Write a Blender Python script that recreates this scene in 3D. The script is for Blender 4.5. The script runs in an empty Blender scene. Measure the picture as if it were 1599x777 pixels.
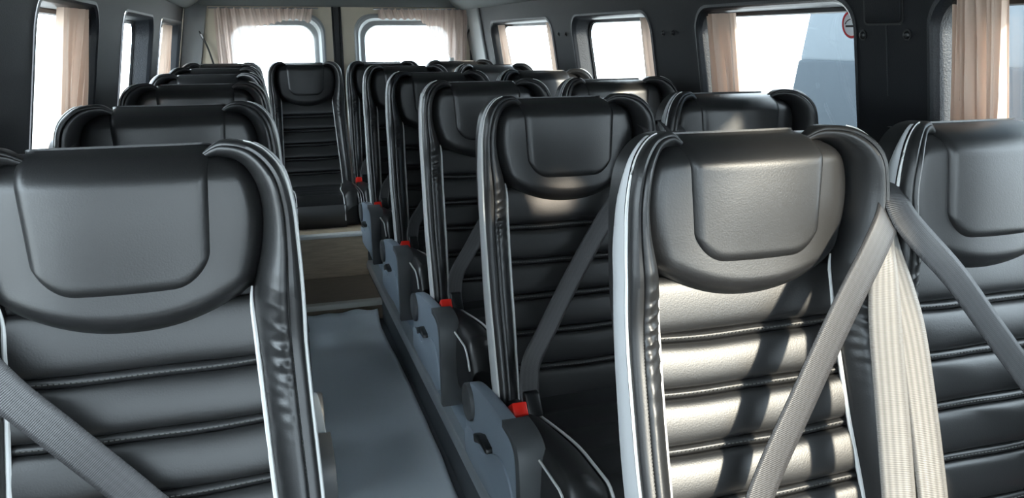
import bpy, bmesh, math, random
import numpy as np
from mathutils import Vector, Matrix
random.seed(7)

# ------------------------------------------------------------------ camera
scene = bpy.context.scene
COL = scene.collection
CAM_Z = 1.2585
PITCH, YAW, ROLL, FPX = 0.2608, 0.3039, -0.0034, 1240.0
cam_data = bpy.data.cameras.new('camera')
cam = bpy.data.objects.new('camera', cam_data); COL.objects.link(cam)
cam_data.sensor_width = 36.0
cam_data.lens = FPX / 1599.0 * 36.0
cam_data.clip_start = 0.02
fw = Vector((math.sin(YAW)*math.cos(PITCH), math.cos(YAW)*math.cos(PITCH), -math.sin(PITCH)))
rt = Vector((math.cos(YAW), -math.sin(YAW), 0)); up = rt.cross(fw)
r2 = rt*math.cos(ROLL)+up*math.sin(ROLL); u2 = -rt*math.sin(ROLL)+up*math.cos(ROLL)
M = Matrix((r2, u2, -fw)).transposed().to_4x4()
M.translation = Vector((0, 0, CAM_Z))
cam.matrix_world = M
scene.camera = cam

# ------------------------------------------------------------------ world, sun, exposure
world = bpy.data.worlds.new('world'); scene.world = world
world.use_nodes = True
wn = world.node_tree.nodes; wl = world.node_tree.links
bg = wn['Background']
bg.inputs['Color'].default_value = (0.82, 0.92, 1.0, 1)
bg.inputs['Strength'].default_value = 9.0

sun_d = bpy.data.lights.new('sun_offscreen', 'SUN'); sun_d.energy = 9.0; sun_d.angle = math.radians(3)
sun_d.color = (1.0, 0.86, 0.68)
sun = bpy.data.objects.new('sun_offscreen', sun_d); COL.objects.link(sun)
SUN_AZ, SUN_EL = math.radians(-25), math.radians(20)      # light travels towards +Y (to the rear of the bus)
sdir = Vector((math.sin(SUN_AZ)*math.cos(SUN_EL), math.cos(SUN_AZ)*math.cos(SUN_EL), -math.sin(SUN_EL)))
sun.rotation_euler = sdir.to_track_quat('-Z', 'Y').to_euler()
sun.location = (0, -6, 6)

vs = scene.view_settings
vs.view_transform = 'Standard'; vs.look = 'None'; vs.gamma = 1.0; vs.use_curve_mapping = False
vs.exposure = 0.15

# ------------------------------------------------------------------ materials
def lin(c):
    def f(v):
        v /= 255.0
        return v/12.92 if v <= 0.04045 else ((v+0.055)/1.055)**2.4
    return tuple(f(v) for v in c)+(1.0,)

def mat(name, col, rough=0.5, metal=0.0, spec=0.5, noise=0.0, nscale=20.0, bump=0.0, bscale=200.0, coat=0.0, stretch=None):
    m = bpy.data.materials.new(name); m.use_nodes = True
    nt = m.node_tree; b = nt.nodes['Principled BSDF']
    c = lin(col) if max(col[:3]) > 1 else tuple(col)+(1.0,)
    b.inputs['Base Color'].default_value = c
    b.inputs['Roughness'].default_value = rough
    b.inputs['Metallic'].default_value = metal
    b.inputs['Specular IOR Level'].default_value = spec
    b.inputs['Coat Weight'].default_value = coat
    tc = nt.nodes.new('ShaderNodeTexCoord'); mp = nt.nodes.new('ShaderNodeMapping')
    nt.links.new(tc.outputs['Object'], mp.inputs['Vector'])
    if stretch: mp.inputs['Scale'].default_value = stretch
    if noise:
        n = nt.nodes.new('ShaderNodeTexNoise'); n.inputs['Scale'].default_value = nscale; n.inputs['Detail'].default_value = 5
        nt.links.new(mp.outputs['Vector'], n.inputs['Vector'])
        r = nt.nodes.new('ShaderNodeMapRange'); r.inputs['To Min'].default_value = 1-noise; r.inputs['To Max'].default_value = 1+noise
        nt.links.new(n.outputs['Fac'], r.inputs['Value'])
        mx = nt.nodes.new('ShaderNodeMix'); mx.data_type = 'RGBA'; mx.blend_type = 'MULTIPLY'
        mx.inputs['Factor'].default_value = 1.0; mx.inputs['A'].default_value = c
        nt.links.new(r.outputs['Result'], mx.inputs['B'])
        nt.links.new(mx.outputs['Result'], b.inputs['Base Color'])
    if bump:
        n = nt.nodes.new('ShaderNodeTexNoise'); n.inputs['Scale'].default_value = bscale; n.inputs['Detail'].default_value = 3
        nt.links.new(mp.outputs['Vector'], n.inputs['Vector'])
        bp = nt.nodes.new('ShaderNodeBump'); bp.inputs['Strength'].default_value = bump; bp.inputs['Distance'].default_value = 0.002
        nt.links.new(n.outputs['Fac'], bp.inputs['Height']); nt.links.new(bp.outputs['Normal'], b.inputs['Normal'])
    return m

def cloth_mat(name, col, trans=0.4, alpha=1.0):
    m = bpy.data.materials.new(name); m.use_nodes = True
    nt = m.node_tree; nt.nodes.remove(nt.nodes['Principled BSDF']); out = nt.nodes['Material Output']
    d = nt.nodes.new('ShaderNodeBsdfDiffuse'); t = nt.nodes.new('ShaderNodeBsdfTranslucent')
    d.inputs['Color'].default_value = lin(col); t.inputs['Color'].default_value = lin(col)
    mx = nt.nodes.new('ShaderNodeMixShader'); mx.inputs[0].default_value = trans
    nt.links.new(d.outputs[0], mx.inputs[1]); nt.links.new(t.outputs[0], mx.inputs[2])
    last = mx
    if alpha < 1:
        tr = nt.nodes.new('ShaderNodeBsdfTransparent'); m2 = nt.nodes.new('ShaderNodeMixShader'); m2.inputs[0].default_value = alpha
        nt.links.new(tr.outputs[0], m2.inputs[1]); nt.links.new(mx.outputs[0], m2.inputs[2]); last = m2
    nt.links.new(last.outputs[0], out.inputs['Surface'])
    return m

def glass_mat(name, tint=(0.93, 0.96, 0.97)):
    m = bpy.data.materials.new(name); m.use_nodes = True
    nt = m.node_tree; nt.nodes.remove(nt.nodes['Principled BSDF']); out = nt.nodes['Material Output']
    tr = nt.nodes.new('ShaderNodeBsdfTransparent'); tr.inputs['Color'].default_value = tint+(1,)
    gl = nt.nodes.new('ShaderNodeBsdfGlossy'); gl.inputs['Roughness'].default_value = 0.02
    mx = nt.nodes.new('ShaderNodeMixShader'); mx.inputs[0].default_value = 0.05
    nt.links.new(tr.outputs[0], mx.inputs[1]); nt.links.new(gl.outputs[0], mx.inputs[2])
    nt.links.new(mx.outputs[0], out.inputs['Surface'])
    return m

def belt_mat(name, col, lo=0.9, hi=1.06):
    m = mat(name, col, rough=0.42, spec=0.5)
    nt = m.node_tree; b = nt.nodes['Principled BSDF']
    uv = nt.nodes.new('ShaderNodeUVMap'); sp = nt.nodes.new('ShaderNodeSeparateXYZ')
    nt.links.new(uv.outputs[0], sp.inputs[0])
    w = nt.nodes.new('ShaderNodeMath'); w.operation = 'MULTIPLY'; w.inputs[1].default_value = 5*2*math.pi
    s = nt.nodes.new('ShaderNodeMath'); s.operation = 'SINE'
    nt.links.new(sp.outputs['X'], w.inputs[0]); nt.links.new(w.outputs[0], s.inputs[0])
    r = nt.nodes.new('ShaderNodeMapRange'); r.inputs['From Min'].default_value = -1; r.inputs['To Min'].default_value = lo; r.inputs['To Max'].default_value = hi
    nt.links.new(s.outputs[0], r.inputs['Value'])
    mx = nt.nodes.new('ShaderNodeMix'); mx.data_type = 'RGBA'; mx.blend_type = 'MULTIPLY'; mx.inputs['Factor'].default_value = 1
    mx.inputs['A'].default_value = lin(col); nt.links.new(r.outputs['Result'], mx.inputs['B'])
    nt.links.new(mx.outputs['Result'], b.inputs['Base Color'])
    w2 = nt.nodes.new('ShaderNodeMath'); w2.operation = 'MULTIPLY'; w2.inputs[1].default_value = 2500
    s2 = nt.nodes.new('ShaderNodeMath'); s2.operation = 'SINE'
    nt.links.new(sp.outputs['Y'], w2.inputs[0]); nt.links.new(w2.outputs[0], s2.inputs[0])
    bp = nt.nodes.new('ShaderNodeBump'); bp.inputs['Strength'].default_value = 0.25; bp.inputs['Distance'].default_value = 0.001
    nt.links.new(s2.outputs[0], bp.inputs['Height']); nt.links.new(bp.outputs['Normal'], b.inputs['Normal'])
    return m

LEATHER = mat('black leather', (0.015, 0.015, 0.0155), rough=0.39, spec=0.7, bump=0.10, bscale=420, noise=0.12, nscale=6)
SHELL = mat('seat shell', (0.011, 0.012, 0.013), rough=0.5, bump=0.08, bscale=500)
WHITE_PIPE = mat('white piping', (222, 222, 220), rough=0.45)
GUSSET = mat('silver grey leather', (196, 197, 198), rough=0.42, bump=0.1, bscale=300)
THREAD = mat('grey thread', (88, 88, 86), rough=0.7)
CONSOLE = mat('grey plastic', (136, 148, 160), rough=0.5, bump=0.08, bscale=700, noise=0.05, nscale=12)
CONSOLE_D = mat('shaded grey plastic', (74, 76, 78), rough=0.5, bump=0.1, bscale=700)  # console grey darkened to paint the shade on its front face
BLACK_PL = mat('black plastic', (20, 21, 23), rough=0.35)
RED = mat('red button', (230, 38, 26), rough=0.35)
METAL = mat('brushed steel', (150, 152, 154), rough=0.3, metal=1.0)
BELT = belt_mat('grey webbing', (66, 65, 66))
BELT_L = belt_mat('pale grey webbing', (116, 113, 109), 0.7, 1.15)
WALL = mat('charcoal wall vinyl', (19, 21, 25), rough=0.6, spec=0.3, bump=0.25, bscale=350, noise=0.1, nscale=10)
REVEAL = mat('window surround vinyl', (26, 29, 34), rough=0.42, bump=0.5, bscale=260)
SEAL = mat('black rubber', (14, 15, 17), rough=0.45)
GLASS = glass_mat('glass')
CURTAIN = cloth_mat('beige curtain', (212, 190, 174), 0.22)
SHEER = cloth_mat('sheer curtain', (214, 196, 186), 0.34, alpha=0.93)
CREAM = mat('cream paint', (196, 186, 166), rough=0.4, noise=0.04, nscale=5)
PILLAR = mat('grey pillar trim', (150, 152, 152), rough=0.5, noise=0.05, nscale=8)
SILVER = mat('silver door trim', (168, 172, 174), rough=0.3, metal=0.25)
CEIL = mat('ceiling lining', (96, 100, 100), rough=0.8, noise=0.05, nscale=6)
ALU = mat('aluminium edge', (182, 188, 192), rough=0.38, metal=0.6, noise=0.08, nscale=40, stretch=(30, 1, 30))
CARPET = mat('grey floor vinyl', (72, 76, 80), rough=0.55, noise=0.15, nscale=60)
WOOD = mat('wood look vinyl', (184, 166, 142), rough=0.4, noise=0.35, nscale=4, stretch=(3, 3, 26))
WOODT = mat('wood look tread', (134, 120, 104), rough=0.4, noise=0.3, nscale=4, stretch=(3, 22, 3))
SHEET = mat('white floor sheet', (230, 239, 247), rough=0.32, noise=0.05, nscale=3, bump=0.05, bscale=30)

# ------------------------------------------------------------------ mesh helpers
class MB:
    def __init__(s): s.v = []; s.f = []; s.uv = None
    def grid(s, fn, nu, nv, flip=False, uv=False):
        b = len(s.v)
        for j in range(nv+1):
            for i in range(nu+1):
                s.v.append(tuple(fn(i/nu, j/nv)))
        for j in range(nv):
            for i in range(nu):
                a = b+j*(nu+1)+i
                q = (a, a+1, a+nu+2, a+nu+1)
                s.f.append(q[::-1] if flip else q)
        return s
    def tube(s, pts, r, n=8, closed=False):
        pts = [Vector(p) for p in pts]; b = len(s.v); N = len(pts)
        ref = Vector((0.3, 0.2, 1)).normalized()
        for i, p in enumerate(pts):
            if closed: t = pts[(i+1) % N]-pts[i-1]
            else: t = pts[min(i+1, N-1)]-pts[max(i-1, 0)]
            t.normalize()
            x = t.cross(ref)
            if x.length < 1e-3: x = t.cross(Vector((1, 0, 0)))
            x.normalize(); y = t.cross(x)
            rr = r(i/(N-1)) if callable(r) else r
            for k in range(n):
                a = 2*math.pi*k/n
                s.v.append(tuple(p+(x*math.cos(a)+y*math.sin(a))*rr))
        for i in range(N if closed else N-1):
            for k in range(n):
                a = b+i*n+k; a2 = b+i*n+(k+1) % n
                c = b+((i+1) % N)*n+k; c2 = b+((i+1) % N)*n+(k+1) % n
                s.f.append((a, a2, c2, c))
        if not closed:
            s.f.append(tuple(b+k for k in range(n))[::-1]); s.f.append(tuple(b+(N-1)*n+k for k in range(n)))
        return s
    def box(s, x0, x1, y0, y1, z0, z1):
        b = len(s.v)
        s.v += [(x, y, z) for z in (z0, z1) for y in (y0, y1) for x in (x0, x1)]
        for q in ((0, 2, 3, 1), (4, 5, 7, 6), (0, 1, 5, 4), (2, 6, 7, 3), (0, 4, 6, 2), (1, 3, 7, 5)): s.f.append(tuple(b+i for i in q))
        return s
    def prism(s, loop, fn0, fn1):
        """closed loop of 2-D points mapped by fn0 / fn1 to the two ends"""
        b = len(s.v); n = len(loop)
        s.v += [tuple(fn0(*p)) for p in loop]+[tuple(fn1(*p)) for p in loop]
        s.f.append(tuple(range(b, b+n))); s.f.append(tuple(range(b+2*n-1, b+n-1, -1)))
        for i in range(n):
            j = (i+1) % n; s.f.append((b+i, b+n+i, b+n+j, b+j))
        return s
    def ring(s, l0, l1):
        b = len(s.v); n = len(l0); s.v += [tuple(p) for p in l0]+[tuple(p) for p in l1]
        for i in range(n):
            j = (i+1) % n; s.f.append((b+i, b+j, b+n+j, b+n+i))
        return s
    def mesh(s, name, material, smooth=True, bevel=0.0, bseg=2, fix=True):
        me = bpy.data.meshes.new(name); me.from_pydata(s.v, [], s.f)
        bm = bmesh.new(); bm.from_mesh(me)
        if bevel:
            bmesh.ops.remove_doubles(bm, verts=bm.verts, dist=1e-5)
            es = [e for e in bm.edges if len(e.link_faces) == 2 and e.calc_face_angle(0) > 0.6]
            bmesh.ops.bevel(bm, geom=es, offset=bevel, segments=bseg, profile=0.5, affect='EDGES', clamp_overlap=True)
        if fix: bmesh.ops.recalc_face_normals(bm, faces=bm.faces)
        for f in bm.faces: f.smooth = smooth
        bm.to_mesh(me); bm.free()
        if smooth:
            me.set_sharp_from_angle(angle=math.radians(42)) if hasattr(me, 'set_sharp_from_angle') else None
        me.materials.append(material)
        return me

def put(name, me, parent=None, label=None, cat=None, group=None, kind=None, loc=None):
    o = bpy.data.objects.new(name, me); COL.objects.link(o)
    if parent is not None: o.parent = parent
    if loc is not None: o.location = loc
    if label: o['label'] = label
    if cat: o['category'] = cat
    if group: o['group'] = group
    if kind: o['kind'] = kind
    return o

def spline(ctrl, n):
    """Catmull-Rom through control tuples (any dimension), n samples"""
    c = np.array(ctrl, float); m = len(c)-1; out = []
    for k in range(n):
        t = k/(n-1)*m; i = min(int(t), m-1); u = t-i
        p0, p1, p2, p3 = c[max(i-1, 0)], c[i], c[i+1], c[min(i+2, m)]
        out.append(0.5*((2*p1)+(-p0+p2)*u+(2*p0-5*p1+4*p2-p3)*u*u+(-p0+3*p1-3*p2+p3)*u**3))
    return np.array(out)

def sstep(a, b, x):
    t = min(1, max(0, (x-a)/(b-a))); return t*t*(3-2*t)

def rrect(x0, x1, z0, z1, r, n=10):
    pts = []
    for cx, cz, a0 in ((x1-r, z1-r, 0), (x0+r, z1-r, 90), (x0+r, z0+r, 180), (x1-r, z0+r, 270)):
        for k in range(n):
            a = math.radians(a0+90*k/(n-1)); pts.append((cx+r*math.cos(a), cz+r*math.sin(a)))
    return pts

def outer_match(loop, x0, x1, z0, z1):
    cx, cz = (x0+x1)/2, (z0+z1)/2
    lc = [(sum(p[0] for p in loop)/len(loop), sum(p[1] for p in loop)/len(loop))][0]
    out = []
    for (x, z) in loop:
        dx, dz = x-lc[0], z-lc[1]
        t = 1e9
        if dx > 1e-9: t = min(t, (x1-lc[0])/dx)
        if dx < -1e-9: t = min(t, (x0-lc[0])/dx)
        if dz > 1e-9: t = min(t, (z1-lc[1])/dz)
        if dz < -1e-9: t = min(t, (z0-lc[1])/dz)
        out.append([lc[0]+dx*t, lc[1]+dz*t])
    for c in ((x0, z0), (x0, z1), (x1, z0), (x1, z1)):
        i = min(range(len(out)), key=lambda k: (out[k][0]-c[0])**2+(out[k][1]-c[1])**2); out[i] = list(c)
    return out

# ------------------------------------------------------------------ the bus body
XR, XL = 1.42, -0.48
LEAN = 0.176
YF, YB = -1.75, 5.3
ZW = 1.435            # top of the dark wall panels
PLAT = 0.16
def wx(side, z, out=0.0):
    zz = max(-0.11, z-0.85)
    return (XR-LEAN*zz+out) if side > 0 else (XL+LEAN*zz-out)

win_no = [0]
WINZ0, WINZ1S, WINZ1C = 0.80, 1.345, 1.73  # cab windows are unseen, made tall to let sun onto the front seats
def side_wall(name, side, wins, yend):
    mb = MB()
    ys = [YF]
    for i in range(len(wins)-1): ys.append((wins[i][1]+wins[i+1][0])/2)
    ys.append(yend)
    P = lambda y, z, o=0.0: (wx(side, z, o), y, z)
    mb.grid(lambda u, v: P(YF+(yend-YF)*u, 0.0+0.74*v), 12, 4)
    loops = []
    for (y0, y1), ca, cb in zip(wins, ys[:-1], ys[1:]):
        cab = y1 < 0.1
        lp = rrect(y0, y1, WINZ0, WINZ1C if cab else WINZ1S, 0.075)
        om = outer_match(lp, ca, cb, 0.74, 1.80 if cab else ZW)
        mb.ring([P(*p) for p in om], [P(*p) for p in lp]); loops.append(lp)
    me = mb.mesh(name, WALL, smooth=False)
    put(name, me, kind='structure')
    for (y0, y1), lp in zip(wins, loops):
        win_no[0] += 1; WINZ1 = WINZ1C if y1 < 0.1 else WINZ1S
        w = put('window_%d' % win_no[0], None, kind='structure', loc=(wx(side, WINZ0), (y0+y1)/2, WINZ0))
        L = Vector(w.location)
        cy, cz = (y0+y1)/2, (WINZ0+WINZ1)/2
        sc = lambda k: [(cy+(p[0]-cy)*(1-k/(y1-y0)*2), cz+(p[1]-cz)*(1-k/(WINZ1-WINZ0)*2)) for p in lp]
        Q = lambda pts, o: [Vector(P(p[0], p[1], o))-L for p in pts]
        rv = MB()
        prof = [(-0.006, -0.004), (0.002, -0.005), (0.007, 0.0), (0.012, 0.012), (0.016, 0.05), (0.018, 0.075)]
        for (k0, o0), (k1, o1) in zip(prof[:-1], prof[1:]): rv.ring(Q(sc(k0), o0), Q(sc(k1), o1))
        put('window_surround', rv.mesh('window_surround', REVEAL), w)
        sl = MB()
        for (k0, o0), (k1, o1) in (((0.014, 0.072), (0.018, 0.066)), ((0.018, 0.066), (0.028, 0.066)), ((0.028, 0.066), (0.031, 0.075))):
            sl.ring(Q(sc(k0), o0), Q(sc(k1), o1))
        put('seal', sl.mesh('seal', SEAL), w)
        pn = MB().prism(sc(0.012), lambda a, b: Vector(P(a, b, 0.072))-L, lambda a, b: Vector(P(a, b, 0.077))-L)
        put('pane', pn.mesh('pane', GLASS, smooth=False), w)

R_WINS = [(-1.30, 0.0), (0.55, 1.375), (1.597, 2.32), (2.63, 3.385), (3.64, 4.68)]
L_WINS = [(-1.30, 0.0), (0.35, 1.25), (1.80, 2.48), (2.915, 3.76), (4.03, 5.15)]
side_wall('wall_right', 1, R_WINS, 4.86)
side_wall('wall_left', -1, L_WINS, 5.24)

# ceiling: flat centre and sloping coves down to the side panels
mb = MB()
prof = [(wx(-1, ZW)-0.02, ZW-0.004), (wx(-1, ZW)+0.03, ZW), (wx(-1, ZW)+0.12, ZW+0.07), (wx(-1, ZW)+0.26, 1.66), (-0.02, 1.76), (0.47, 1.80), (0.96, 1.76), (wx(1, ZW)-0.26, 1.66), (wx(1, ZW)-0.12, ZW+0.07), (wx(1, ZW)-0.03, ZW), (wx(1, ZW)+0.02, ZW-0.004)]
pr = spline(prof, 41)
CY = 0.4
NYC = 50
mb.grid(lambda u, v: (pr[int(round(u*40))][0], CY+(YB+0.02-CY)*v, pr[int(round(u*40))][1]), 40, NYC)
mb.box(XL-0.02, XR+0.02, YF-0.04, CY+0.05, 1.79, 1.83)
put('ceiling', mb.mesh('ceiling', CEIL), kind='structure')

# floors
put('floor', MB().box(0.045, 0.468, YF, 3.5, -0.04, 0.0).mesh('floor', CARPET, smooth=False), kind='structure')
put('floor_platform_right', MB().box(0.468, XR, YF, YB, -0.04, PLAT).mesh('p', CARPET, smooth=False), kind='structure')
put('floor_platform_left', MB().box(XL, 0.045, YF, YB, -0.04, PLAT).mesh('p', CARPET, smooth=False), kind='structure')
TREAD, RPLAT = 0.088, 0.305
st = put('floor_step', MB().box(0.045, 0.468, 3.5, 3.95, -0.04, TREAD).mesh('step', WOODT, smooth=False), kind='structure')
put('step_nosing', MB().box(0.045, 0.468, 3.488, 3.53, TREAD-0.02, TREAD+0.006).mesh('nosing', mat('pale step edge', (206, 204, 196), rough=0.35), bevel=0.004), st)
rp = put('floor_rear', MB().box(0.045, 0.468, 3.94, YB, -0.04, RPLAT).mesh('rear', WOOD, smooth=False), kind='structure')
put('platform_nosing', MB().box(0.045, 0.468, 3.928, 3.975, RPLAT-0.012, RPLAT+0.006).mesh('nosing', mat('white step edge', (226, 226, 222), rough=0.35), bevel=0.004), rp)
put('bench_base', MB().box(XL+0.01, 0.045, 4.40, YB, PLAT-0.01, RPLAT).box(0.468, XR-0.01, 4.40, YB, PLAT-0.01, RPLAT).mesh('bb', WOOD, smooth=False), rp)
# aluminium kerbs along the aisle
def kerb(name, x0, s):
    mb = MB().prism([(x0-s*0.012, PLAT-0.035), (x0-s*0.012, PLAT-0.012), (x0-s*0.006, PLAT+0.004), (x0+s*0.045, PLAT+0.004), (x0+s*0.045, PLAT-0.01), (x0+s*0.002, PLAT-0.01), (x0+s*0.002, PLAT-0.035)],
                    lambda a, b: (a, YF+0.02, b), lambda a, b: (a, 3.93, b))
    put(name, mb.mesh(name, ALU, bevel=0.003), kind='structure')
kerb('trim_1', 0.468, 1); kerb('trim_2', 0.045, -1)

# white sheet lying on the aisle floor; its far end curls up against the step
def sheet(u, v):
    y = -1.4+(3.47+1.4)*v
    x = 0.066+(0.448-0.066)*u
    end = max(0, (y-3.36)/0.11)
    z = 0.006+0.003*math.sin(y*9+1.5*x)+0.002*math.sin(y*23+4*x)+0.055*end**2+0.004*math.sin(u*19)*end
    y2 = y+0.008*math.sin(u*11)*end
    return (x+0.006*math.sin(y*3.1), y2, max(z, 0.003))
sh = MB().grid(sheet, 24, 240).mesh('sheet', SHEET)
o = put('floor_sheet', sh, label='long white protective sheet lying along the sunken aisle floor', cat='floor sheet')
md = o.modifiers.new('thick', 'SOLIDIFY'); md.thickness = 0.002; md.offset = 1

# ------------------------------------------------------------------ rear doors and rear frame
RY = 5.3
def rear_door(name, x0, x1, wx0, wx1, hinge):
    d = put(name, None, kind='structure', loc=(x0, RY, PLAT))
    L = Vector(d.location)
    z0, z1 = PLAT, 1.455
    wz0, wz1, r = 0.66, 1.395, 0.11
    V = lambda p, y: Vector((p[0], RY+y, p[1]))-L
    lp = rrect(wx0, wx1, wz0, wz1, r)
    om = outer_match(lp, x0, x1, z0, z1)
    mb = MB().ring([V(p, 0) for p in om], [V(p, 0) for p in lp])
    oo = [V(p, 0) for p in om]; ob = [V(p, 0.05) for p in om]; mb.ring(oo, ob)
    put('door_panel', mb.mesh('door_panel', CREAM), d)
    cx, cz = (wx0+wx1)/2, (wz0+wz1)/2
    sc = lambda k: [(cx+(p[0]-cx)*(1-k/(wx1-wx0)*2), cz+(p[1]-cz)*(1-k/(wz1-wz0)*2)) for p in lp]
    fr = MB()
    prof = [(-0.008, 0.002), (-0.006, -0.012), (0.004, -0.016), (0.018, -0.012), (0.026, 0.0), (0.034, 0.012), (0.05, 0.016), (0.06, 0.02), (0.066, 0.03)]
    for (k0, y0), (k1, y1) in zip(prof[:-1], prof[1:]): fr.ring([V(p, y0) for p in sc(k0)], [V(p, y1) for p in sc(k1)])
    put('window_frame', fr.mesh('window_frame', SILVER), d)
    put('pane', MB().prism(sc(0.062), lambda a, b: V((a, b), 0.03), lambda a, b: V((a, b), 0.035)).mesh('pane', GLASS, smooth=False), d)
    xs = x1 if hinge < 0 else x0
    put('door_seal', MB().box(min(xs, xs-hinge*-0.012)-L.x, max(xs, xs-hinge*-0.012)-L.x, -0.012, 0.03, 0.02, 1.29).mesh('door_seal', SEAL, bevel=0.004), d)
    return d
rear_door('door_1', -0.335, 0.490, -0.20, 0.425, -1)
rear_door('door_2', 0.525, 1.375, 0.62, 1.30, 1)
put('trim_3', MB().box(0.482, 0.533, RY+0.03, RY+0.06, PLAT, 1.46).mesh('gap', SEAL), kind='structure')
# rear wall frame around the doors, header above
mb = MB().box(XL-0.05, XR+0.1, RY+0.06, RY+0.10, -0.04, 0.64).box(XL-0.05, -0.30, RY+0.06, RY+0.1, 0.6, 1.9).box(1.34, XR+0.12, RY+0.06, RY+0.1, 0.6, 1.9).box(XL-0.05, XR+0.1, RY+0.06, RY+0.1, 1.44, 1.9)
put('wall_rear', mb.mesh('wall_rear', CREAM, smooth=False), kind='structure')
mb = MB().prism([(RY-0.05, 1.468), (RY-0.035, 1.445), (RY+0.06, 1.44), (RY+0.06, 1.80), (RY-0.12, 1.80), (RY-0.09, 1.52)], lambda a, b: (XL-0.02, a, b), lambda a, b: (XR+0.05, a, b))
put('trim_4', mb.mesh('header', CEIL, bevel=0.008), kind='structure')
# slanted corner pillars
def pillar(name, pts):
    mb = MB()
    n = len(pts)
    mb.grid(lambda u, v: (lambda p, s: (p[0]+s*LEAN*max(0, (0.0+1.46*v)-0.85)*(-1), p[1], 1.46*v))(pts[int(round(u*(n-1)))], 1 if pts[0][0] > 0 else -1), n-1, 12)
    o = put(name, mb.mesh(name, PILLAR), kind='structure')
    m = o.modifiers.new('thick', 'SOLIDIFY'); m.thickness = 0.012
pillar('trim_5', [(1.418, 4.85), (1.424, 4.90), (1.438, 5.08), (1.445, 5.20), (1.452, 5.26), (1.44, 5.30), (1.45, 5.35)])
pillar('trim_6', [(-0.478, 5.22), (-0.46, 5.25), (-0.41, 5.27), (-0.37, 5.28), (-0.36, 5.35)])
# dark door seals at the hinge side
put('trim_7', MB().tube([(-0.342, RY-0.004, 0.3), (-0.342, RY-0.004, 1.1), (-0.336, RY-0.004, 1.45)], 0.013).mesh('seal', SEAL), kind='structure')
put('trim_8', MB().tube([(1.384, RY-0.004, 0.3), (1.384, RY-0.004, 1.1), (1.372, RY-0.004, 1.45)], 0.010).mesh('seal', SEAL), kind='structure')
# gas-strut straps
def strap(pts, label):
    o = put('door_strap', MB().tube(spline(pts, 14), 0.0055).mesh('door_strap', BLACK_PL), label=label, cat='strap')
    put('clip', MB().tube([Vector(pts[1])+Vector((-0.004, -0.002, 0.012)), Vector(pts[1])+Vector((0.006, -0.002, -0.014))], 0.010).mesh('clip', METAL), o)
strap([(-0.325, 5.27, 1.325), (-0.295, 5.268, 1.27), (-0.262, 5.266, 1.18), (-0.225, 5.266, 1.02)], 'black strap slanting down the rear door beside the single seats')
strap([(1.375, 5.27, 1.37), (1.365, 5.262, 1.32), (1.345, 5.266, 1.27), (1.34, 5.27, 1.22)], 'short black strap curling at the hinge of the rear door behind paired seats')

# ------------------------------------------------------------------ front end of the bus (unseen, behind the camera; windscreen added to light the seats)
mb = MB().box(XL-0.02, XR+0.02, YF-0.04, YF, -0.04, 0.62).box(XL-0.02, XL+0.1, YF-0.04, YF, 0.6, 1.85).box(XR-0.1, XR+0.02, YF-0.04, YF, 0.6, 1.85).box(XL-0.02, XR+0.02, YF-0.04, YF, 1.52, 1.85)
put('wall_front', mb.mesh('wall_front', WALL, smooth=False), kind='structure')
wf = put('window_20', None, kind='structure', loc=(0.47, YF, 0.62))
put('pane', MB().box(XL+0.1-0.47, XR-0.1-0.47, -0.024, -0.018, 0.0, 0.90).mesh('pane', GLASS, smooth=False), wf)

# ------------------------------------------------------------------ passenger seats
# design frame: a across, z above the aisle floor, d forward of the backrest plane; y = 0 at the headrest top
SPZ = np.array([0.30, 0.45, 0.575, 0.70, 0.85, 0.95, 1.05, 1.15])
SPY = np.array([-0.200, -0.160, -0.121, -0.074, -0.026, -0.006, 0.005, 0.012])
_ss = spline(list(zip(SPZ, SPY)), 200)
def ys(z): return float(np.interp(z, _ss[:, 0], _ss[:, 1]))
def P(a, z, d):
    t = (ys(z+0.02)-ys(z-0.02))/0.04
    k = 1/math.sqrt(1+t*t)
    return (a, ys(z)-d*k, z+d*t*k-PLAT)

BOL = [(.100, 1.098, .106, 1.113), (.124, 1.104, .131, 1.127), (.150, 1.095, .171, 1.121), (.167, 1.066, .200, 1.092), (.172, 1.026, .212, 1.044),
       (.167, .985, .215, .985), (.156, .945, .216, .935), (.150, .910, .216, .890), (.152, .85, .215, .84), (.156, .75, .217, .75),
       (.160, .65, .220, .65), (.165, .55, .221, .55), (.169, .44, .221, .44)]
BN = 241
BS = spline(BOL, BN)
_bz = BS[::-1, 1]; _ba = BS[::-1, 0]; _oz = BS[::-1, 3]; _oa = BS[::-1, 2]
_sel = [i for i in range(BN) if i < BN-14]
def inner(z): return float(np.interp(z, _bz[:BN-32], _ba[:BN-32]))
def outer(z): return float(np.interp(z, _oz[:BN-28], _oa[:BN-28]))

HEADTOP = 1.116
def zu(a): 
    q = min(1, abs(a)/0.15)
    return 0.878+0.047*q**2.2
def hd(a, z):
    I = inner(z)+0.004
    u = min(1.0, abs(a)/I)
    b = min(1.0, max(0.0, (z-zu(a))/0.030)); eb = math.sqrt(max(0, 1-(1-b)**2))
    f = -0.014+(0.058-0.016*u**3)*eb
    e = max(0.0, (u-0.86)/0.14); f -= 0.020*e**2
    s = min(1.0, max(0.0, (z-(HEADTOP-0.040))/0.040))
    return f-(f+0.055)*(1-math.sqrt(max(0, 1-s*s)))

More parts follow.
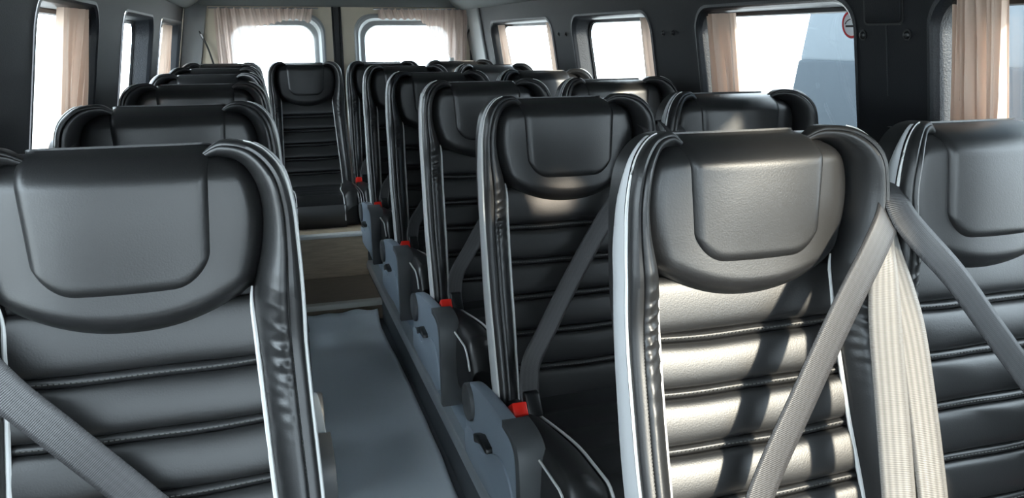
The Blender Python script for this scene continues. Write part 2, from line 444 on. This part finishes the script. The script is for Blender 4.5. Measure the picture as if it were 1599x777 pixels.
def kdf(u): return 0.10+1.02*sstep(-0.02, 0.30, u)-0.30*sstep(0.5, 0.72, u)
def seat_meshes(m):
    """m = -1: aisle fittings at -x, belt from +x shoulder; m = +1: mirrored"""
    S = {}
    # back shell: lofted rounded solid
    zs = [0.36, 0.40, 0.5, 0.6, 0.7, 0.8, 0.9, 0.98, 1.04, 1.065, 1.085, 1.098, 1.106, 1.111]
    mb = MB(); n = 36
    def shell(u, v):
        k = v*(len(zs)-1); i = min(int(k), len(zs)-2); z = zs[i]+(zs[i+1]-zs[i])*(k-i)
        hw = outer(z)-0.006
        th = 2*math.pi*u; c, s = math.cos(th), math.sin(th)
        a = hw*math.copysign(abs(c)**0.55, c)
        sh = 1-0.30*sstep(1.05, 1.115, z)
        q = abs(a/hw)
        d = -0.013*sh if s >= 0 else -(0.022+0.066*(1-q**2.6))*sh
        return P(a, z, d)
    mb.grid(shell, n, len(zs)*2-2)
    top = [shell(k/n, 1) for k in range(n)]; b = len(mb.v); mb.v += top; mb.f.append(tuple(range(b, b+n)))
    S['back_shell'] = mb.mesh('back_shell', SHELL)
    # side bolsters
    prof = [(0.0, -0.020), (0.03, 0.000), (0.10, 0.022), (0.16, 0.034), (0.22, 0.043), (0.30, 0.052), (0.38, 0.058), (0.46, 0.062), (0.54, 0.065), (0.61, 0.0655), (0.67, 0.064), (0.70, 0.061), (0.72, 0.0575), (0.74, 0.062), (0.84, 0.063), (0.92, 0.060), (0.975, 0.054), (1.0, 0.046), (1.0, -0.012)]
    for s in (-1, 1):
        def bol(u, v, s=s):
            k = u*(BN-1); i = int(round(k)); ia, iz, oa, oz = BS[i]
            j = int(round(v*(len(prof)-1))); w, d = prof[j]
            a = ia+(oa-ia)*w; z = iz+(oz-iz)*w
            kd = kdf(u)
            d2 = d*kd if d > 0 else d
            # gathers in the cover below the headrest
            g = math.exp(-((z-0.83)/0.075)**2)*math.sin(math.pi*min(1, w/0.70))**0.4 if w < 0.70 else 0
            if g > 0.01:
                k1 = math.sin(z*140+a*70+1.4*math.sin(z*31+s)); k2 = math.sin(z*230-a*30+s*1.7+2*math.sin(z*23))
                d2 += 0.0046*g*((1-abs(k1))**1.3-0.4)+0.0014*g*k2
            return P(s*a, z, d2)
        S['side_bolster', s] = MB().grid(bol, BN-1, len(prof)-1).mesh('side_bolster', LEATHER)
        # pale gusset along the side of the backrest
        def gus(u, v, s=s):
            i = int(round((0.16+0.84*u)*(BN-1))); ia, iz, oa, oz = BS[i]
            wd = 0.006+0.030*sstep(0.05, 0.40, u)+0.010*u+0.004*math.sin(u*9)
            d = 0.045*kdf(0.16+0.84*u)-0.004-wd*v
            return P(s*(oa+0.0025+0.003*math.sin(math.pi*v)), oz+0.0015, d)
        S['side_gusset', s] = MB().grid(gus, BN-1, 6).mesh('side_gusset', GUSSET)
        pts = []
        for i in range(int(0.14*BN), BN, 4):
            ia, iz, oa, oz = BS[i]; pts.append(P(s*(oa+0.001), oz+0.001, 0.045*kdf(i/(BN-1))))
        S['edge_piping', s] = MB().tube(pts, lambda t: 0.0010+0.0018*sstep(0.05, 0.3, t), 6).mesh('edge_piping', WHITE_PIPE)
        pts = []
        for k in range(40):
            z = 0.928-(0.928-0.45)*k/39
            pts.append(P(s*(inner(z)+0.0005), z, 0.0085))
        S['piping', s] = MB().tube(pts, lambda t: 0.0036*(0.4+0.6*min(1, t*12)), 7).mesh('piping', WHITE_PIPE)
    # headrest with its wings
    def head(u, v):
        a0 = (2*u-1)
        zb = zu(a0*0.15); 
        vv = 1-(1-v)**1.0
        z = zb+(HEADTOP-zb)*(1-math.cos(math.pi*vv))/2
        a = a0*(inner(z)+0.006)
        return P(a, z, hd(a, z))
    S['headrest'] = MB().grid(head, 56, 46).mesh('headrest', LEATHER)
    def pad(u, v):
        q = 2*u-1; q = math.copysign(1-(1-abs(q))**1.35, q)
        c = max(0, (abs(q)-0.55)/0.45)
        zb = 0.938+0.055*(1-math.sqrt(max(0, 1-c*c)))-0.004*(1-q*q)
        v2 = (1-math.cos(math.pi*v))/2
        z = zb+(HEADTOP+0.003-zb)*v2
        a = q*(0.1145-0.010*(HEADTOP-z)/0.17)
        e = min((1-abs(q))*0.105, (z-zb)/(1.0+0.3*c))
        b = min(1, e/0.014)
        bulge = math.sqrt(max(0, 1-(1-b)**2))
        s = min(1.0, max(0.0, (z-(HEADTOP-0.030))/0.033))
        return P(a, z+0.004*s*bulge, hd(a, min(z, HEADTOP-0.0005))-0.007+0.0145*bulge+0.004*(1-q*q)*math.sin(math.pi*v2))
    S['head_pad'] = MB().grid(pad, 48, 40).mesh('head_pad', LEATHER)
    # horizontal quilted channels of the backrest
    gz = [0.915, 0.833, 0.755, 0.677, 0.599, 0.521, 0.43]
    for k in range(6):
        z1 = gz[k]-(0.013 if k else 0); z0 = gz[k+1]
        def chan(u, v, z0=z0, z1=z1, k=k):
            q = 2*u-1
            z = z0+(z1-z0)*(1-math.cos(math.pi*v))/2
            t = (z-z0)/(z1-z0)
            a = q*(inner(z)+0.006)
            prof_ = 0.75*(max(0, 1-abs(2*t-1)**7))**0.5+0.25*(1-(2*t-1)**2)
            d = -0.008+0.0165*prof_*(1-0.2*q*q)+0.005*(q*q)
            sag = 0.006*(q*q)-0.003+0.0015*math.sin(q*5+k)
            return P(a, z+sag*(0.5 if k else 0.2), d)
        S['back_channel', k] = MB().grid(chan, 28, 26).mesh('back_channel', LEATHER)
    for k in range(1, 6):
        st = MB()
        def bead(u, v, k=k):
            q = 2*u-1; z = gz[k]-0.0145+0.016*v
            a = q*(inner(z)+0.004); sag = (0.006*q*q-0.003+0.0015*math.sin(q*5+k))*0.5
            return P(a, z+sag, -0.008+0.0105*math.sin(math.pi*min(1, max(0, v)))**0.6)
        S['stitched_seam', k] = MB().grid(bead, 28, 8).mesh('stitched_seam', LEATHER)
        nn = 44
        for i in range(nn):
            q0 = -0.96+1.92*i/nn; q1 = q0+1.92/nn*0.62
            z = gz[k]-0.0075; aa = inner(z)
            f = lambda q: P(q*aa, z+(0.006*q*q-0.003+0.0015*math.sin(q*5+k))*0.5, 0.0028)
            st.tube([f(q0), f(q1)], 0.0011, 4)
        S['stitching', k] = st.mesh('stitching', THREAD, smooth=False)
    # stitching along bolster seam
    for s in (-1, 1):
        sb = MB()
        for i in range(36, BN-1):
            for h in (0.0,):
                def q(t, s=s):
                    k = t*1.0; i0 = min(int(k), BN-2); fr = k-i0
                    r = BS[i0]*(1-fr)+BS[i0+1]*fr; w = 0.72
                    return P(s*(r[0]+(r[2]-r[0])*w), r[1]+(r[3]-r[1])*w, 0.0575*kdf(k/(BN-1))+0.001)
                sb.tube([q(i+h), q(i+h+0.6)], 0.0009, 4)
        S['bolster_stitching', s] = sb.mesh('bolster_stitching', THREAD, smooth=False)
    # seat cushion
    Y0, Y1 = -0.625, -0.13
    Z = lambda z: z-PLAT
    S['cushion_base'] = MB().box(-0.212, 0.212, Y0+0.012, Y1, Z(0.305), Z(0.425)).mesh('cushion_base', SHELL, bevel=0.022, bseg=4)
    def cin(y):                      # half width of the centre cushion
        t = (y-Y0)/(Y1-Y0); return 0.128+0.034*sstep(0.3, 1.0, t)
    def ctop(y):
        t = (y-Y0)/(Y1-Y0); return 0.470-0.018*sstep(0.3, 1.0, t)-0.05*max(0, 1-t/0.12)**2
    def cc(u, v):
        q = 2*u-1; y = Y0+(Y1-Y0)*v
        a = q*(cin(y)+0.006)
        e = max(0, 1-abs(q)**5)**0.5
        g = abs(math.sin(math.pi*(v*5.0+0.15)))**0.35
        return (a, y, Z(ctop(y)-0.016+0.014*e*(0.55+0.45*g)))
    S['cushion'] = MB().grid(cc, 24, 60).mesh('cushion', LEATHER)
    def cf(u, v):
        q = 2*u-1; a = q*0.135
        ang = v*math.pi/2
        return (a, Y0-0.004-0.014*math.sin(math.pi*v*0.8), Z(0.30+0.125*v))
    S['cushion_front'] = MB().grid(cf, 12, 10).mesh('cushion_front', LEATHER)
    for s in (-1, 1):
        def cb(u, v, s=s):
            y = Y0-0.006+(Y1-Y0)*u; ci = cin(y); t = (y-Y0)/(Y1-Y0)
            th = math.pi*0.5*(1-2*v)*1.0
            w = 0.222-ci
            x = ci+w*(0.5-0.5*math.cos(math.pi*v)) if v < 0.75 else None
            k = v/0.62
            if v <= 0.62:
                x = ci-0.004+w*(k**0.9); z = ctop(y)-0.02+0.040*math.sin(math.pi*min(1, k*0.80))**0.7
                if k > 0.85: z -= 0.02*((k-0.85)/0.15)**2
                zl = z
            else:
                kk = (v-0.62)/0.38
                x = ci-0.004+w+0.004*math.sin(math.pi*kk); zt = ctop(y)-0.02+0.040*math.sin(math.pi*0.8)**0.7-0.02
                z = zt+(0.315-zt)*kk
            fr = max(0, 1-t/0.10)
            return (s*x, y+0.0*fr, Z(z-0.02*fr**2*(1-v)))
        S['cushion_bolster', s] = MB().grid(cb, 44, 22).mesh('cushion_bolster', LEATHER)
        pts = []
        for k in range(36):
            y = Y1-0.02+(Y0-Y1+0.02)*k/35; pts.append((s*(cin(y)-0.001), y, Z(ctop(y)-0.004)))
        pts += [(s*(cin(Y0)-0.001), Y0-0.014, Z(0.42)), (s*(cin(Y0)-0.001), Y0-0.016, Z(0.34))]
        S['cushion_piping', s] = MB().tube(pts, 0.0032, 6).mesh('cushion_piping', WHITE_PIPE)
        pts = []
        for k in range(36):
            y = Y1-0.01+(Y0-Y1+0.01)*k/35; pts.append((s*0.2215, y, Z(ctop(y)-0.004)))
        S['outer_piping', s] = MB().tube(pts, 0.0028, 6).mesh('outer_piping', WHITE_PIPE)
    # plinth
    S['plinth'] = MB().prism([(-0.56, 0), (-0.06, 0), (-0.10, 0.155), (-0.60, 0.155)], lambda a, b: (-0.205, a, b), lambda a, b: (0.205, a, b)).mesh('plinth', CONSOLE, bevel=0.008)
    S['plinth_low'] = MB().prism([(-0.58, 0.12), (-0.06, 0.12), (-0.10, 0.155), (-0.59, 0.155)], lambda a, b: (-0.205, a, b), lambda a, b: (0.205, a, b)).mesh('plinth', CONSOLE, bevel=0.008)
    # reclining console on the aisle side
    x0, x1 = (m*0.226, m*0.258)
    A = lambda x: (lambda a, b: (x, a, b-PLAT))
    lp = spline([(-0.01, 0.40), (-0.03, 0.445), (-0.09, 0.468), (-0.20, 0.485), (-0.33, 0.497), (-0.405, 0.496), (-0.438, 0.480), (-0.452, 0.44), (-0.456, 0.36), (-0.46, 0.27), (-0.44, 0.252), (-0.34, 0.250), (-0.25, 0.258), (-0.15, 0.25), (-0.05, 0.246), (-0.018, 0.265), (-0.012, 0.32), (-0.01, 0.40)], 90)[:-1]
    S['console'] = MB().prism([tuple(p) for p in lp], A(x0), A(x1)).mesh('console', CONSOLE, bevel=0.006)
    # raised front rim of the console, its shade painted as darker grey
    rim = spline([(-0.35, 0.505), (-0.41, 0.504), (-0.452, 0.488), (-0.468, 0.44), (-0.471, 0.36), (-0.475, 0.27), (-0.474, 0.250)], 30)
    rin = spline([(-0.35, 0.488), (-0.40, 0.486), (-0.430, 0.470), (-0.442, 0.43), (-0.446, 0.36), (-0.450, 0.27), (-0.449, 0.250)], 30)
    S['console_rim'] = MB().prism([tuple(p) for p in rim]+[tuple(p) for p in rin[::-1]], A(m*0.206), A(m*0.264)).mesh('console_rim', CONSOLE_D, bevel=0.006)
    disc = [(-0.062+0.046*math.cos(2*math.pi*k/32), 0.412+0.046*math.sin(2*math.pi*k/32)) for k in range(32)]
    S['recliner_disc'] = MB().prism(disc, A(m*0.250), A(m*0.268)).mesh('recliner_disc', CONSOLE_D, bevel=0.005)
    # raised lower fairing with a curved edge
    lo = spline([(-0.02, 0.26), (-0.03, 0.33), (-0.10, 0.345), (-0.17, 0.335), (-0.25, 0.375), (-0.33, 0.40), (-0.40, 0.37), (-0.425, 0.28), (-0.3, 0.268), (-0.15, 0.258), (-0.02, 0.26)], 44)[:-1]
    S['console_fairing'] = MB().prism([tuple(p) for p in lo], A(m*0.254), A(m*0.263)).mesh('console_fairing', CONSOLE, bevel=0.004)
    S['lever'] = MB().prism([(-0.15, 0.375), (-0.20, 0.395), (-0.255, 0.39), (-0.26, 0.378), (-0.21, 0.376), (-0.155, 0.355)], A(m*0.256), A(m*0.274)).mesh('lever', BLACK_PL, bevel=0.003)
    # buckle
    bx = m*0.205
    S['buckle_body'] = MB().prism([(-0.245, 0.468), (-0.285, 0.492), (-0.300, 0.480), (-0.31, 0.43), (-0.26, 0.42)], lambda a, b: (bx-0.015, a, b-PLAT), lambda a, b: (bx+0.015, a, b-PLAT)).mesh('buckle', BLACK_PL, bevel=0.004)
    S['buckle_button'] = MB().prism([(-0.252, 0.483), (-0.284, 0.505), (-0.302, 0.482), (-0.296, 0.470), (-0.262, 0.468)], lambda a, b: (bx-0.0165, a, b-PLAT), lambda a, b: (bx+0.0165, a, b-PLAT)).mesh('button', RED, bevel=0.003)
    bi = m*0.172
    S['latch_tongue'] = MB().prism([(-0.235, 0.475), (-0.255, 0.515), (-0.272, 0.515), (-0.30, 0.472), (-0.27, 0.462)], lambda a, b: (bi-0.016, a, b-PLAT), lambda a, b: (bi+0.018, a, b-PLAT)).mesh('latch', BLACK_PL, bevel=0.004)
    S['belt'] = belt_mesh([(-m*0.198, 1.06, 0.02), (-m*0.196, 1.03, 0.074), (-m*0.165, 0.955, 0.080), (-m*0.08, 0.83, 0.045), (m*0.02, 0.70, 0.045), (m*0.10, 0.595, 0.055), (m*0.150, 0.535, 0.075)], 0.046, BELT, [(m*0.170, -0.248, 0.512-PLAT), (m*0.173, -0.264, 0.488-PLAT)])
    S['belt_guide'] = MB().tube([P(-m*0.206+0.012*math.cos(2*math.pi*k/20), 1.035+0.020*math.sin(2*math.pi*k/20), -0.004) for k in range(20)], 0.006, 8, closed=True).mesh('belt_guide', BLACK_PL)
    return S

def ribbon(centre, width, material, name='belt', facing=Vector((0, -1, 0.25)), n=60, thick=0.0016, wfn=None, raw=False):
    c = [Vector(p) for p in spline(centre, n)]
    verts = []; uvs = []; acc = 0
    K = 6
    for i, p in enumerate(c):
        t = (c[min(i+1, n-1)]-c[max(i-1, 0)]).normalized()
        w = t.cross(facing).normalized(); nn = w.cross(t).normalized()
        if nn.dot(facing) < 0: nn = -nn
        if i: acc += (c[i]-c[i-1]).length
        ww = width*(wfn(i/(n-1)) if wfn else 1)
        for k in range(K+1):
            q = k/K-0.5
            verts.append(p+w*ww*q+nn*(0.0010*math.cos(q*math.pi))); uvs.append((k/K, acc))
    faces = []
    for i in range(n-1):
        for k in range(K):
            a = i*(K+1)+k; faces.append((a, a+1, a+K+2, a+K+1))
    me = bpy.data.meshes.new(name); me.from_pydata([tuple(v) for v in verts], [], faces)
    uvl = me.uv_layers.new(name='UVMap')
    for l in me.loops: uvl.data[l.index].uv = uvs[l.vertex_index]
    bm = bmesh.new(); bm.from_mesh(me)
    bmesh.ops.solidify(bm, geom=bm.faces[:], thickness=thick)
    for f in bm.faces: f.smooth = True
    bm.to_mesh(me); bm.free()
    me.materials.append(material)
    return me

def belt_mesh(ctrl, width, material, tail=()):
    return ribbon([P(*p) for p in ctrl]+list(tail), width, material, wfn=lambda t: 1-0.25*sstep(0.85, 1, t))

SEATS = {m: seat_meshes(m) for m in (-1, 1)}

def make_seat(x, y, m, label, group, console=True, z=PLAT, belt=True, fine=True):
    S = SEATS[m]
    dz = PLAT-z
    root = put('passenger_seat', None, label=label, cat='seat', group=group, loc=(x, y, z))
    def part(name, key, parent=root, label=None):
        o = put(name, S[key], parent, label=label)
        if parent is root: o.location = (0, 0, dz)
        return o
    sh = part('back_shell', 'back_shell')
    for s in (-1, 1):
        b = part('side_bolster', ('side_bolster', s))
        part('side_gusset', ('side_gusset', s), label='pale silver strip along the side')
        part('edge_piping', ('edge_piping', s), label='white edge piping')
        part('back_piping', ('piping', s), label='white piping')
        if fine: part('bolster_stitching', ('bolster_stitching', s), b)
    h = part('headrest', 'headrest'); part('head_pad', 'head_pad', h)
    for k in range(6): part('back_channel', ('back_channel', k))
    for k in range(1, 6): part('stitched_seam', ('stitched_seam', k))
    if fine:
        for k in range(1, 6): part('stitching', ('stitching', k))
    part('cushion_base', 'cushion_base')
    c = part('cushion', 'cushion'); part('cushion_front', 'cushion_front', c)
    for s in (-1, 1):
        cb = part('cushion_bolster', ('cushion_bolster', s))
        part('cushion_piping', ('cushion_piping', s), cb, 'white piping'); part('cushion_piping', ('outer_piping', s), cb, 'white piping')
    part('plinth', 'plinth' if dz == 0 else 'plinth_low')
    if console:
        cs = part('console', 'console', label='grey plastic side console')
        part('console_rim', 'console_rim', cs); part('recliner_disc', 'recliner_disc', cs); part('console_fairing', 'console_fairing', cs); part('lever', 'lever', cs)
    bk = part('buckle', 'buckle_body'); part('release_button', 'buckle_button', bk, 'red release button')
    if belt is True:
        sb = part('seat_belt', 'belt', label='grey webbing belt'); part('latch_tongue', 'latch_tongue', sb); part('belt_guide', 'belt_guide', sb)
    return root

ORD = ['rearmost', 'second', 'third', 'fourth', 'fifth', 'sixth']
XA, XW, XS, XC = 0.6825, 1.1367, -0.1818, 0.262
XAR = [0.6825, 0.684, 0.690, 0.698, 0.706, 0.705]; XWR = [1.1367, 1.140, 1.146, 1.154, 1.160, 1.160]
RA = [1.014, 1.764, 2.49, 3.225, 4.01, 4.74]
RS = [1.119, 1.82, 2.645, 3.35, 4.03, 4.74]
NF = 6
def nth(i):
    k = NF-1-i
    return 'row against rear doors' if k == 0 else '%s row from the rear doors' % ('', 'second', 'third', 'fourth', 'fifth', 'sixth')[k]
seatA = []; seatW = []; seatL = []
for i, y in enumerate(RA):
    rear = i == NF-1
    seatA.append(make_seat(XAR[i], y, -1, 'black leather seat on the aisle side of a pair, %s' % nth(i), 'aisle seats of the pairs', console=not rear, z=RPLAT if rear else PLAT, belt='own' if i == 0 else True, fine=i < 3))
    seatW.append(make_seat(XWR[i], y, 1, 'black leather seat on the window side of a pair, %s' % nth(i), 'window seats of the pairs', console=False, z=RPLAT if rear else PLAT, belt='own' if i == 0 else True, fine=i < 2))
for i, y in enumerate(RS):
    rear = i == NF-1
    seatL.append(make_seat(XS, y, 1, 'black leather single seat between aisle and window, %s' % nth(i), 'single seats', console=not rear, z=RPLAT if rear else PLAT, belt='own' if i == 0 else True, fine=i < 3))
cseat = make_seat(XC, 4.74, -1, 'black leather middle seat at the end of the aisle before the rear doors', None, console=False, z=RPLAT, belt=False, fine=False)

cseat.scale = (0.94, 1, 1)
# the front pair: belts pulled out and crossing, spare webbing hanging between the two seats
def W(p, root): return Vector(p)-Vector(root.location)
def own_belt(root, pts, mtl, w=0.046, facing=Vector((0, -1, 0.25)), wfn=None, name='seat_belt'):
    me = ribbon([W(p, root) for p in pts], w, mtl, name, facing, 60, wfn=wfn)
    return put(name, me, root, label='grey webbing belt')
a0, w0 = seatA[0], seatW[0]
sb = own_belt(a0, [(0.912, 1.04, 1.03), (0.908, 0.975, 1.02), (0.886, 0.94, 1.0), (0.845, 0.915, 0.955), (0.787, 0.895, 0.878), (0.718, 0.875, 0.766), (0.636, 0.85, 0.623), (0.59, 0.81, 0.52)], BELT)
put('belt_guide', SEATS[-1]['belt_guide'], sb)
sb = own_belt(w0, [(0.905, 1.04, 1.045), (0.904, 0.965, 1.035), (0.914, 0.928, 0.987), (0.997, 0.91, 0.903), (1.071, 0.90, 0.819), (1.143, 0.885, 0.734), (1.23, 0.86, 0.63), (1.30, 0.83, 0.54)], BELT)
put('belt_guide', SEATS[1]['belt_guide'], sb)
HW1 = [(0.903, 0.975, 1.01), (0.895, 0.955, 0.986), (0.869, 0.92, 0.942), (0.854, 0.895, 0.891), (0.844, 0.87, 0.831), (0.834, 0.83, 0.729), (0.824, 0.79, 0.623), (0.816, 0.77, 0.583)]
HW2 = [(0.909, 0.980, 1.01), (0.905, 0.96, 0.984), (0.893, 0.93, 0.937), (0.896, 0.905, 0.883), (0.902, 0.88, 0.82), (0.901, 0.84, 0.714), (0.898, 0.8, 0.603), (0.891, 0.78, 0.56)]
wf_ = lambda t: 0.40+0.60*sstep(0.0, 0.5, t)
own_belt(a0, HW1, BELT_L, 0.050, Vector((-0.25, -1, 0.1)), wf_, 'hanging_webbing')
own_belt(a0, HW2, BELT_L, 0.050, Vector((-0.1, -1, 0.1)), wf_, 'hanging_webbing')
own_belt(seatL[0], [(-0.41, 1.13, 1.02), (-0.405, 1.08, 1.0), (-0.375, 1.05, 0.925), (-0.326, 1.03, 0.851), (-0.262, 1.01, 0.782), (-0.186, 0.99, 0.698), (-0.09, 0.955, 0.59), (-0.01, 0.88, 0.50)], BELT)

# ------------------------------------------------------------------ side curtains
def side_curtain(side, y0, y1, z0, z1, n, label, amp=0.012, taper=0.0, off=0.035):
    me_ = MB()
    yc, ysz = (y0+y1)/2, (y1-y0)
    seed = random.random()*10
    base = Vector((wx(side, z0, off), yc, z0))
    def f(u, v):
        z = z0+(z1-z0)*v
        k = 1-taper*(1-v)
        y = yc+(u-0.5)*ysz*k+0.004*math.sin(u*n*6.283*0.5+seed)
        ph = u*n*2*math.pi+0.6*math.sin(u*9+seed)+0.5*math.sin(v*3+seed+u*4)
        o = off+amp*(math.sin(ph)+0.35*math.sin(2.3*ph+seed))*(0.75+0.25*math.sin(v*4+u*7))
        return Vector((wx(side, z, o), y, z))-base
    me_.grid(f, n*10, 26)
    o = put('curtain', me_.mesh('curtain', CURTAIN), label=label, cat='curtain', group='beige side curtains', loc=base)
side_curtain(1, 2.14, 2.285, 0.80, 1.325, 7, 'gathered beige curtain at the rear edge of the window bearing a no smoking sticker', amp=0.015, off=0.024)
side_curtain(1, 1.208, 1.338, 0.80, 1.335, 9, 'wide pleated beige curtain beside the pillar with two bolts and a flap', amp=0.016, off=0.022)
side_curtain(1, 2.66, 2.78, 0.80, 1.325, 3, 'narrow beige curtain at the front edge of the paired seats\' middle window', amp=0.008)
side_curtain(1, 4.50, 4.63, 0.80, 1.325, 4, 'beige curtain at the rear edge of the last window by paired seats', amp=0.008)
side_curtain(1, 3.665, 3.80, 0.80, 1.325, 3, 'narrow beige curtain at the front edge of the last window by paired seats', amp=0.008)
side_curtain(-1, 2.20, 2.455, 0.80, 1.33, 9, 'pale pleated curtain by the single seats, at the window furthest from the rear doors', amp=0.021, off=0.030)
side_curtain(-1, 4.55, 4.95, 0.80, 1.325, 8, 'pale curtain at the last window beside the single seats', amp=0.012)

# sheer curtains on the rear doors, hem swept up towards the middle
def rear_curtain(x0, x1, hem, label, n):
    base = Vector(((x0+x1)/2, RY-0.05, 1.43))
    def f(u, v):
        x = x0+(x1-x0)*u
        zt = 1.432+0.004*math.sin(u*n*6.283*2)
        z = hem(u)+(zt-hem(u))*v+0.006*math.sin(u*n*6.283+1)*(1-v)
        ph = u*n*6.283+0.8*math.sin(u*11)
        y = RY-0.045+0.010*math.sin(ph)+0.004*math.sin(2.7*ph+v*2)
        sway = 0.02*(1-v)*math.sin(u*5)
        return Vector((x+sway, y, z))-base
    o = put('rear_curtain', MB().grid(f, n*9, 24).mesh('rear_curtain', SHEER), label=label, cat='curtain', loc=base)
    rod = [Vector((x0-0.03, RY-0.045, 1.432))-base, Vector((x1+0.03, RY-0.045, 1.432))-base]
    put('curtain_rod', MB().tube(rod, 0.004).mesh('curtain_rod', METAL), o)
def hemL(u):
    if u < 0.16: return 0.85
    return 1.16+0.17*sstep(0.16, 0.42, u)+0.035*sstep(0.42, 0.8, u)-0.015*sstep(0.85, 1, u)
def hemR(u):
    u = 1-u
    if u < 0.12: return 0.85
    return 1.12+0.25*sstep(0.10, 0.62, u)
rear_curtain(-0.215, 0.365, hemL, 'sheer curtain swept up over the rear door behind the single seats', 13)
rear_curtain(0.765, 1.345, hemR, 'sheer curtain swept up over the rear door behind the paired seats', 14)

# ------------------------------------------------------------------ details of the right wall pillars
def wall_pt(y, z, o=0.0): return Vector((wx(1, z, o), y, z))
def bolt(y, z, r, label):
    o = put('bolt', None, label=label, cat='bolt', group='bolts on the wall pillars', loc=wall_pt(y, z, 0.0))
    L = Vector(o.location); o.rotation_euler = (0, -math.atan(LEAN), 0)
    mb = MB().grid(lambda u, v: (-0.002-r*0.75*math.cos(v*math.pi/2), r*math.sin(v*math.pi/2)*math.cos(u*2*math.pi), r*math.sin(v*math.pi/2)*math.sin(u*2*math.pi)), 16, 6)
    put('bolt_head', mb.mesh('bolt_head', BLACK_PL), o)
    put('washer', MB().prism([(r*1.35*math.cos(2*math.pi*k/20), r*1.35*math.sin(2*math.pi*k/20)) for k in range(20)], lambda a, b: (0.002, a, b), lambda a, b: (-0.0025, a, b)).mesh('washer', SEAL), o)
bolt(1.573, 1.26, 0.009, 'black bolt head below the flap, on its no smoking sticker side')
bolt(1.438, 1.26, 0.009, 'black bolt head below the flap, on its wide pleated curtain side')
bolt(2.545, 1.27, 0.007, 'small black bolt on the middle dark pillar, on its rear door side')
bolt(2.475, 1.27, 0.007, 'small black bolt on the middle dark pillar, on its gathered curtain side')
bolt(3.56, 1.27, 0.007, 'small black bolt beside the last window by paired seats')
bolt(3.47, 1.27, 0.007, 'small black bolt on the rear pillar, beside the middle window by paired seats')
fl = put('pillar_flap', None, label='dark square flap high on the wall pillar above two bolts', cat='flap', loc=wall_pt(1.507, 1.36))
L = Vector(fl.location)
lp = rrect(1.452, 1.562, 1.285, 1.43, 0.010, 5)
put('flap_cover', MB().prism(lp, lambda a, b: wall_pt(a, b, 0.002)-L, lambda a, b: wall_pt(a, b, -0.007)-L).mesh('flap_cover', WALL, bevel=0.003), fl)
lp2 = rrect(1.447, 1.567, 1.281, 1.434, 0.012, 5)
put('flap_rim', MB().prism(lp2, lambda a, b: wall_pt(a, b, 0.002)-L, lambda a, b: wall_pt(a, b, -0.003)-L).mesh('flap_rim', SEAL), fl)
put('trim_9', MB().tube([wall_pt(1.499, 1.28, -0.0005), wall_pt(1.499, 1.2, -0.0005), wall_pt(1.499, 1.125, -0.0005)], 0.0016, 6).mesh('seam', REVEAL), kind='structure')

# no smoking sticker on the glass
stk = put('no_smoking_sticker', None, label='round no smoking sticker on the window glass, partly behind the pillar', cat='sticker', loc=wall_pt(1.692, 1.285, 0.068))
L = Vector(stk.location)
def disc(r0, r1, o, mtl, name, n=40):
    l0 = [wall_pt(1.692+r0*math.cos(2*math.pi*k/n), 1.285+r0*math.sin(2*math.pi*k/n), o)-L for k in range(n)]
    l1 = [wall_pt(1.692+r1*math.cos(2*math.pi*k/n), 1.285+r1*math.sin(2*math.pi*k/n), o)-L for k in range(n)]
    put(name, MB().ring(l0, l1).mesh(name, mtl), stk)
disc(0.033, 0.0005, 0.0675, mat('sticker white', (226, 228, 232), rough=0.4), 'sticker_face')
disc(0.033, 0.027, 0.0665, mat('sticker red', (206, 34, 44), rough=0.4), 'red_ring')
BLK = mat('sticker black', (16, 16, 18), rough=0.4)
sq = lambda y0, y1, z0, z1, o=0.0664: MB().prism([(y0, z0), (y1, z0), (y1, z1), (y0, z1)], lambda a, b: wall_pt(a, b, o)-L, lambda a, b: wall_pt(a, b, o+0.0005)-L)
put('cigarette', sq(1.670, 1.712, 1.279, 1.284).mesh('cigarette', BLK, smooth=False), stk)
put('smoke_curl', MB().tube([wall_pt(1.712-0.010*(1-math.cos(t*2.6)), 1.286+0.012*math.sin(t*1.5), 0.0664)-L for t in [k/12 for k in range(13)]], 0.0013, 6).mesh('smoke_curl', BLK), stk)

# ------------------------------------------------------------------ outside: ground and a neighbouring vehicle
put('floor_ground', MB().box(-60, 60, -60, 60, -0.75, -0.70).mesh('ground', mat('pale concrete', (196, 194, 190), rough=0.9, noise=0.08, nscale=0.5), smooth=False), kind='structure')
VX = 3.0
vh = put('parked_van', None, label='plain grey van body parked outside the window with the no smoking sticker', cat='van', loc=(VX, 1.0, -0.70))
L = Vector(vh.location)
GV1 = mat('coach upper grey', (104, 112, 118), rough=0.85, spec=0.1); GV2 = mat('coach lower grey', (64, 71, 77), rough=0.85, spec=0.1)
e = lambda x: (lambda a, b: Vector((x, a, b))-L)
put('upper_body', MB().prism([(0.9, 1.12), (4.005, 1.12), (3.71, 2.6), (1.1, 2.6)], e(VX), e(VX+2.2)).mesh('upper_body', GV1, bevel=0.02), vh)
put('lower_body', MB().prism([(0.8, -0.4), (4.14, -0.4), (4.07, 0.8), (4.005, 1.13), (0.9, 1.13)], e(VX-0.01), e(VX+2.2)).mesh('lower_body', GV2, bevel=0.02), vh)
for yy in (1.6, 3.4):
    wl_ = put('wheel', MB().prism([(yy+0.42*math.cos(2*math.pi*k/28), -0.28+0.42*math.sin(2*math.pi*k/28)) for k in range(28)], e(VX-0.03), e(VX+0.25)).mesh('wheel', SEAL, bevel=0.02), vh)
